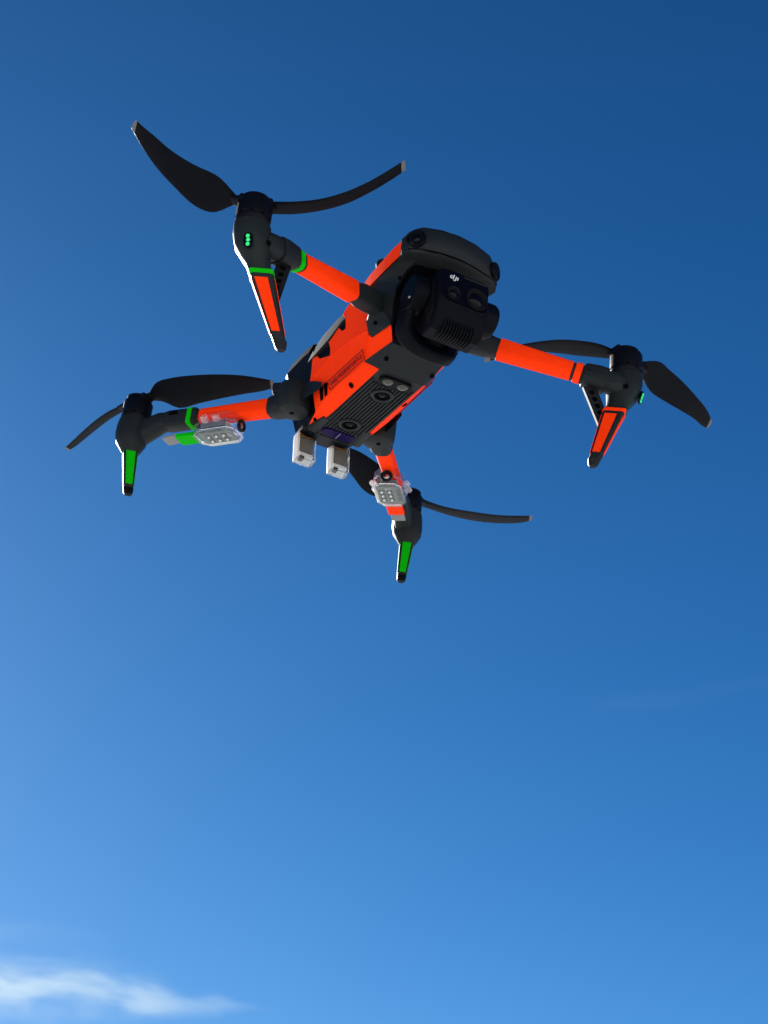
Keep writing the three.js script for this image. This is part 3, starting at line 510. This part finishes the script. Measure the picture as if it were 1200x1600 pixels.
// --- rear arms
const RA = [46.5, 15, -62], RB = [112, 16.6, -146], dR = unit(sub(RB, RA));
const ra = (t) => add(RA, mul(dR, t));
for (const s of [-1, 1]) {
  const m = sided(s), right = s < 0, LR = Math.hypot(...sub(RB, RA));
  const hinge = part('arm_hinge', m([
    lathe([[0, 0], [8.5, 0.1], [11.4, 1.2], [12.9, 4], [13.2, 12], [13.2, 20], [12, 23], [0, 24]], [35.5, 7.6, -49], [0, 1, 0], 36),
    bar([[[36, 16, -49], 20, 16, 5], [ra(-2), 17, 16, 5], [ra(1.5), 14.6, 15, 5]]),
  ]), M.shell, drone);
  part('screw', m(screwGeo([36.5, 7.6, -48.5], [0, -1, 0], 1.5)), M.hole, hinge);
  part('hinge_cap', m([rbox(17, 9, 15, 2, [41, 28, -56], [0, 0.67, 0]), loft([[[35.2, 30, -60], [36.6, 33.5, -52], [37, 22, -44], [36, 12, -36]], [[33.6, 21.5, -24], [34, 23, -22], [34, 12.5, -14], [33.2, 10.2, -12]]].map((r) => r).concat([[[32.9, 15, -8.5], [33.1, 15.6, -8], [33.1, 11.2, -6.8], [32.9, 11, -6.8]]]), { crease: 0.5 })]), M.shellDark, hinge);
  const arm = part('rear_arm', m([
    bar([[ra(-4), 11.4, 13.2, 4], [ra(2), 11.4, 13.2, 4], [ra(62), 10.6, 11.8, 4], [ra(64), 10.6, 11.8, 4]]),
    bar([[ra(63), 11, 12, 2], [ra(64), 12.8, 13.4, 2], [ra(88), 13.4, 14, 2.4], [ra(92), 12.4, 13, 2.4]]),
  ]), M.shell, drone);
  const ring = (t, w, h, r = 4) => rrect(w, h, r, 4).map(([x, y]) => at(ra(t), frame(dR), x, y));
  const wrap = (t0, t1, w0, h0, w1, h1) => loft([ring(t0, w0 - 0.6, h0 - 0.6), ring(t0 + 0.2, w0, h0), ring(t1 - 0.2, w1, h1), ring(t1, w1 - 0.6, h1 - 0.6)], { crease: 0.6 });
  part('arm_wrap', m(wrap(2, 61, 12.2, 14.2, 11.2, 12.6)), M.orange, arm);
  if (right) part('arm_band', m(loft([ring(67, 13, 13.6, 2), ring(67.2, 13.9, 14.6, 2.4), ring(70.8, 13.9, 14.6, 2.4), ring(71, 13, 13.6, 2)], { crease: 0.6 })), M.green, arm, 'green band');
  { const f = frame(dR), side = f.s[2] > 0 ? f.s : mul(f.s, -1), c = add(ra(83), [0, 3, 0]);
    part('arm_button', m(basis(shape2(rrect(7, 2.6, 0.6, 3), 0.9, [], 0.2), add(c, mul(side, 6.3)), f.d, f.u, side)), M.hole, arm); }
  const c0 = REAR, R2 = (c, r, k = 1) => Array.from({ length: 28 }, (_, i) => { const a = i / 28 * Math.PI * 2; return [c[0] + Math.cos(a) * r * k, c[1], c[2] + Math.sin(a) * r]; });
  const pod = part('motor_pod', m([
    loft([R2([121.5, 21.4, -157.4], 11), R2([121.5, 20.8, -157.4], 12), R2([122.0, 15.5, -157.4], 12.5), R2([122.2, 7, -157], 12.6), R2([122.0, 0, -155.6], 11.6), R2([121.8, -5.5, -154.3], 8.6), R2([121.6, -9.5, -153.8], 6.4)], { crease: 0.7 }),
    bar([[ra(89), 12.5, 13.5, 4.5], [ra(96), 13.5, 15.5, 5], [[114, 11.5, -149], 15, 19, 6], [[119, 8, -155], 15, 20, 6]]),
  ]), M.shell, drone);
  const T = [121.6, -8.5, -153.6], E = [118.2, -43.4, -150.6], ct = (k) => lerp(T, E, k), w = (k) => 10.8 - 3.9 * k, th = right ? 0.23 : 0.42, TH = right ? -th : th;
  const sq = (c, a, q) => rrect(a, a, q, 3).map(([x, y]) => [c[0] + x * Math.cos(TH) - y * Math.sin(TH), c[1], c[2] + x * Math.sin(TH) + y * Math.cos(TH)]);
  const leg = part('leg', m(loft([sq(ct(0), w(0), 2), sq(ct(0.95), w(0.95), 1.6), sq(ct(1), w(1) - 1.2, 1.4)], { crease: 0.45 })), M.shell, drone);
  for (let q = 0; q < 4; q++) {
    const a = TH + q * Math.PI / 2, n = [Math.cos(a), 0, Math.sin(a)], td = [-Math.sin(a), 0, Math.cos(a)], cn = (k, x) => add(ct(k), add(mul(n, w(k) / 2 + 0.05), mul(td, x)));
    const k0 = 0.03, k1 = 0.83, x0 = w(k0) * 0.33, x1 = w(k1) * 0.33, quad = [cn(k0, -x0), cn(k0, x0), cn(k1, x1), cn(k1, -x1)], nn = cross(sub(quad[1], quad[0]), sub(quad[3], quad[0]));
    part('leg_sticker', m(plate(nn[0] * n[0] + nn[2] * n[2] > 0 ? quad : [quad[1], quad[0], quad[3], quad[2]], 0.35)), M.green, leg, 'bright green strip');
  }
  part('foot', m(loft([sq(ct(0.9), w(0.9) + 0.5, 1.8), sq(ct(1), w(1) + 0.1, 1.8), sq(add(ct(1), [0, -1.6, 0]), w(1) - 2, 1.4)], { crease: 0.5 })), M.black, leg);
  motor(REAR, 18.5, s);
}

// ------------------------------------------------------------------ strobe lights strapped under the rear arms
function strobe(name, label, s, strapMat, tailLabel) {
  const o = new THREE.Group(); o.name = name; o.userData = { label, category: 'strobe light', group: 'clear strobe lights strapped under the rear arms' };
  const base = add([73.6, 16, -96.4], [0, -12.4, 0]), d = [dR[0] * s, 0, dR[2]];
  o.position.set(base[0] * s / 1000, HOVER + base[1] / 1000, base[2] / 1000);
  o.rotation.y = Math.atan2(-d[0], -d[2]);           // local z points in along the arm toward the body, y up
  scene.add(o);
  const W = 23.2, L = 37, T = 16;
  const oct = (k, y) => [[-W / 2, -L / 2 + 7], [-W / 2 + 5.5, -L / 2], [W / 2 - 5.5, -L / 2], [W / 2, -L / 2 + 7], [W / 2, L / 2 - 6], [W / 2 - 5, L / 2], [-W / 2 + 5, L / 2], [-W / 2, L / 2 - 6]].map(([x, z]) => [x * k, y, z * k]);
  part('case', loft([oct(0.86, -T / 2), oct(0.95, -T / 2 + 1.4), oct(1, -1), oct(1, 1), oct(0.97, T / 2 - 1), oct(0.9, T / 2)], { crease: 0.25 }), M.clear, o);
  const rim = (k0, k1, y0, y1) => { const A = oct(k0, y0), B = oct(k1, y0), C = oct(k1, y1), D = oct(k0, y1), t = []; return loft(Array.from({ length: 9 }, (_, i) => [A[i % 8], B[i % 8], C[i % 8], D[i % 8]]), { caps: false, crease: 0.3 }); };
  part('case_rim', [rim(0.90, 0.985, -T / 2 + 0.5, -T / 2 + 1.6)], M.solid, o);
  part('case_edge', [bar([[[-s * (W / 2 - 1.1), -T / 2 + 1.6, L / 2 - 7], 1.6, 2.0, 0.6], [[-s * (W / 2 - 0.9), -T / 2 + 1.8, 0], 1.8, 2.4, 0.7], [[-s * (W / 2 - 1.1), -T / 2 + 1.6, -L / 2 + 7], 1.6, 2.0, 0.6], [[-s * (W / 2 - 5.6), -T / 2 + 1.5, -L / 2 + 1.6], 1.6, 1.8, 0.6]])], M.milky, o);
  part('case_seam', [rim(0.95, 1.02, -0.4, 0.5)], M.solid, o);
  const board = part('circuit_board', [rbox(19, 1.2, 28, 0.3, [0, -5.9, -1.0])], M.board, o);
  for (let i = 0; i < 3; i++) for (let j = 0; j < 2; j++) {
    const c = [s * (j * 6.2 - 5.4), -6.6, 5.4 - i * 6.4], led = part('led', [rbox(4.2, 1, 4.0, 0.2, c)], M.ink, board);
    part('led_lens', lathe([[0, 1.4], [0.6, 1.3], [1.0, 0.8], [1.15, 0]], add(c, [0, -0.3, 0]), [0, -1, 0], 16), M.white, led);
  }
  const tx = text('STARTRC', 3.4, 0.14); part('printed_lettering', basis(tx, [s * 7.6, -6.55, -1], [0, 0, -s], [s, 0, 0], [0, -1, 0]), M.ink, board);
  part('chip', rbox(4.5, 1, 3, 0.2, [0, -6.7, 10]), M.grey, board);
  part('battery_cell', rbox(13, 4.4, 22, 1.2, [0, 0.6, -2]), M.grey, o);
  part('switch', rbox(10, 3, 3.4, 0.4, [0, -3.4, -15.2]), M.ink, o);
  const btn = part('push_button', lathe([[0, 0], [4.4, 0], [4.8, 0.8], [4.8, 2.2], [4.0, 2.8], [3.1, 2.2], [2.9, 1.2], [0, 1.2]], [0, -0.6, L / 2 - 0.6], [0, 0, 1], 30), M.ink, o);
  part('button_centre', lathe([[0, 2.4], [1.2, 2.2], [2.4, 1.6], [2.7, 0.8]], [0, -0.6, L / 2 - 0.6], [0, 0, 1], 20), M.steel, btn);
  for (const x of [-1, 1]) for (const z of [-5.5, 4.5]) part('strap_hook', bar([[[x * W / 2 - x, 0.5, z], 5.6, 3.4, 1.4], [[x * (W / 2 + 2.2), 0.9, z], 5.6, 3.6, 1.6], [[x * (W / 2 + 3.4), 2.2, z], 5, 3.2, 1.4]], [0, 1, 0]), M.frost, o);
  // strap: tongue running out along the arm, with a bare hook-tape end
  part('strap', [rbox(13, 3.4, 16, 0.9, [0, -5.0, -L / 2 - 7.6])], strapMat, o, tailLabel);
  part('strap_end', [rbox(11, 2.0, 13, 0.5, [0, -4.0, -L / 2 - 21.4], [-0.08, 0, 0])], M.grey, o, 'bare grey strap end');
  return o;
}
strobe('arm_strobe_light', 'clear strobe light with a green strap tail under the left-hand rear arm', -1, M.green, 'green strap tail');
strobe('arm_strobe_light_001', 'clear strobe light with an orange strap tail under the lower middle arm', 1, M.orange, 'orange strap tail');

// ------------------------------------------------------------------ two clear boxes hanging below the tail
function tailLight(name, label, x) {
  const o = new THREE.Group(); o.name = name; o.userData = { label, category: 'light box', group: 'clear boxes hanging under the tail' };
  o.position.set(x / 1000, HOVER + 0.0072, -0.0712); o.rotation.x = -0.18; scene.add(o);
  const w = 14.6, h = 26, d = 8.4;
  const ring = (y, k) => rrect(w * k, d * k, 2.2, 4).map(([a, b]) => [a, y, b]);
  part('case', loft([ring(0, 0.94), ring(-1, 1), ring(-h + 2, 1), ring(-h, 0.9)], { crease: 0.6 }), M.clear, o);
  part('case_side', rbox(1.4, h - 1, d + 0.4, 0.6, [-w / 2 + 0.5, -h / 2, 0]), M.milky, o);
  part('case_rim', [rbox(0.7, h - 1, d + 0.2, 0.3, [w / 2 - 0.3, -h / 2, 0]), rbox(w, 1.0, d + 0.4, 0.4, [0, -h + 0.6, 0]), rbox(w, 0.8, d + 0.2, 0.3, [0, -0.5, 0])], M.solid, o);
  part('reflector', rbox(w - 3, h - 8, 4.4, 0.6, [0.4, -11.5, -0.5]), M.smoke, o);
  part('top_contact', rbox(w - 3.4, 2.6, d - 1.6, 0.5, [0, -2.6, 0]), M.copper, o);
  part('base_block', loft([[[-5.4, -19.5, -3.4], [5.4, -19.5, -3.4], [5.4, -19.5, 3.4], [-5.4, -19.5, 3.4]], [[-5.6, -24.6, -3.4], [5.6, -24.6, -3.4], [5.6, -22.2, 3.7], [-5.6, -22.2, 3.7]]], { crease: 0.3 }), M.white, o);
  part('plug', rbox(3.6, 2, 4.6, 0.5, [-3.4, -24.2, 1.8]), M.ink, o);
}
tailLight('tail_light_box', 'small clear plastic box hanging under the tail, left of the pair', -14.2);
tailLight('tail_light_box_001', 'small clear plastic box hanging under the tail, right of the pair', 14.2);

renderer.render(scene, camera);
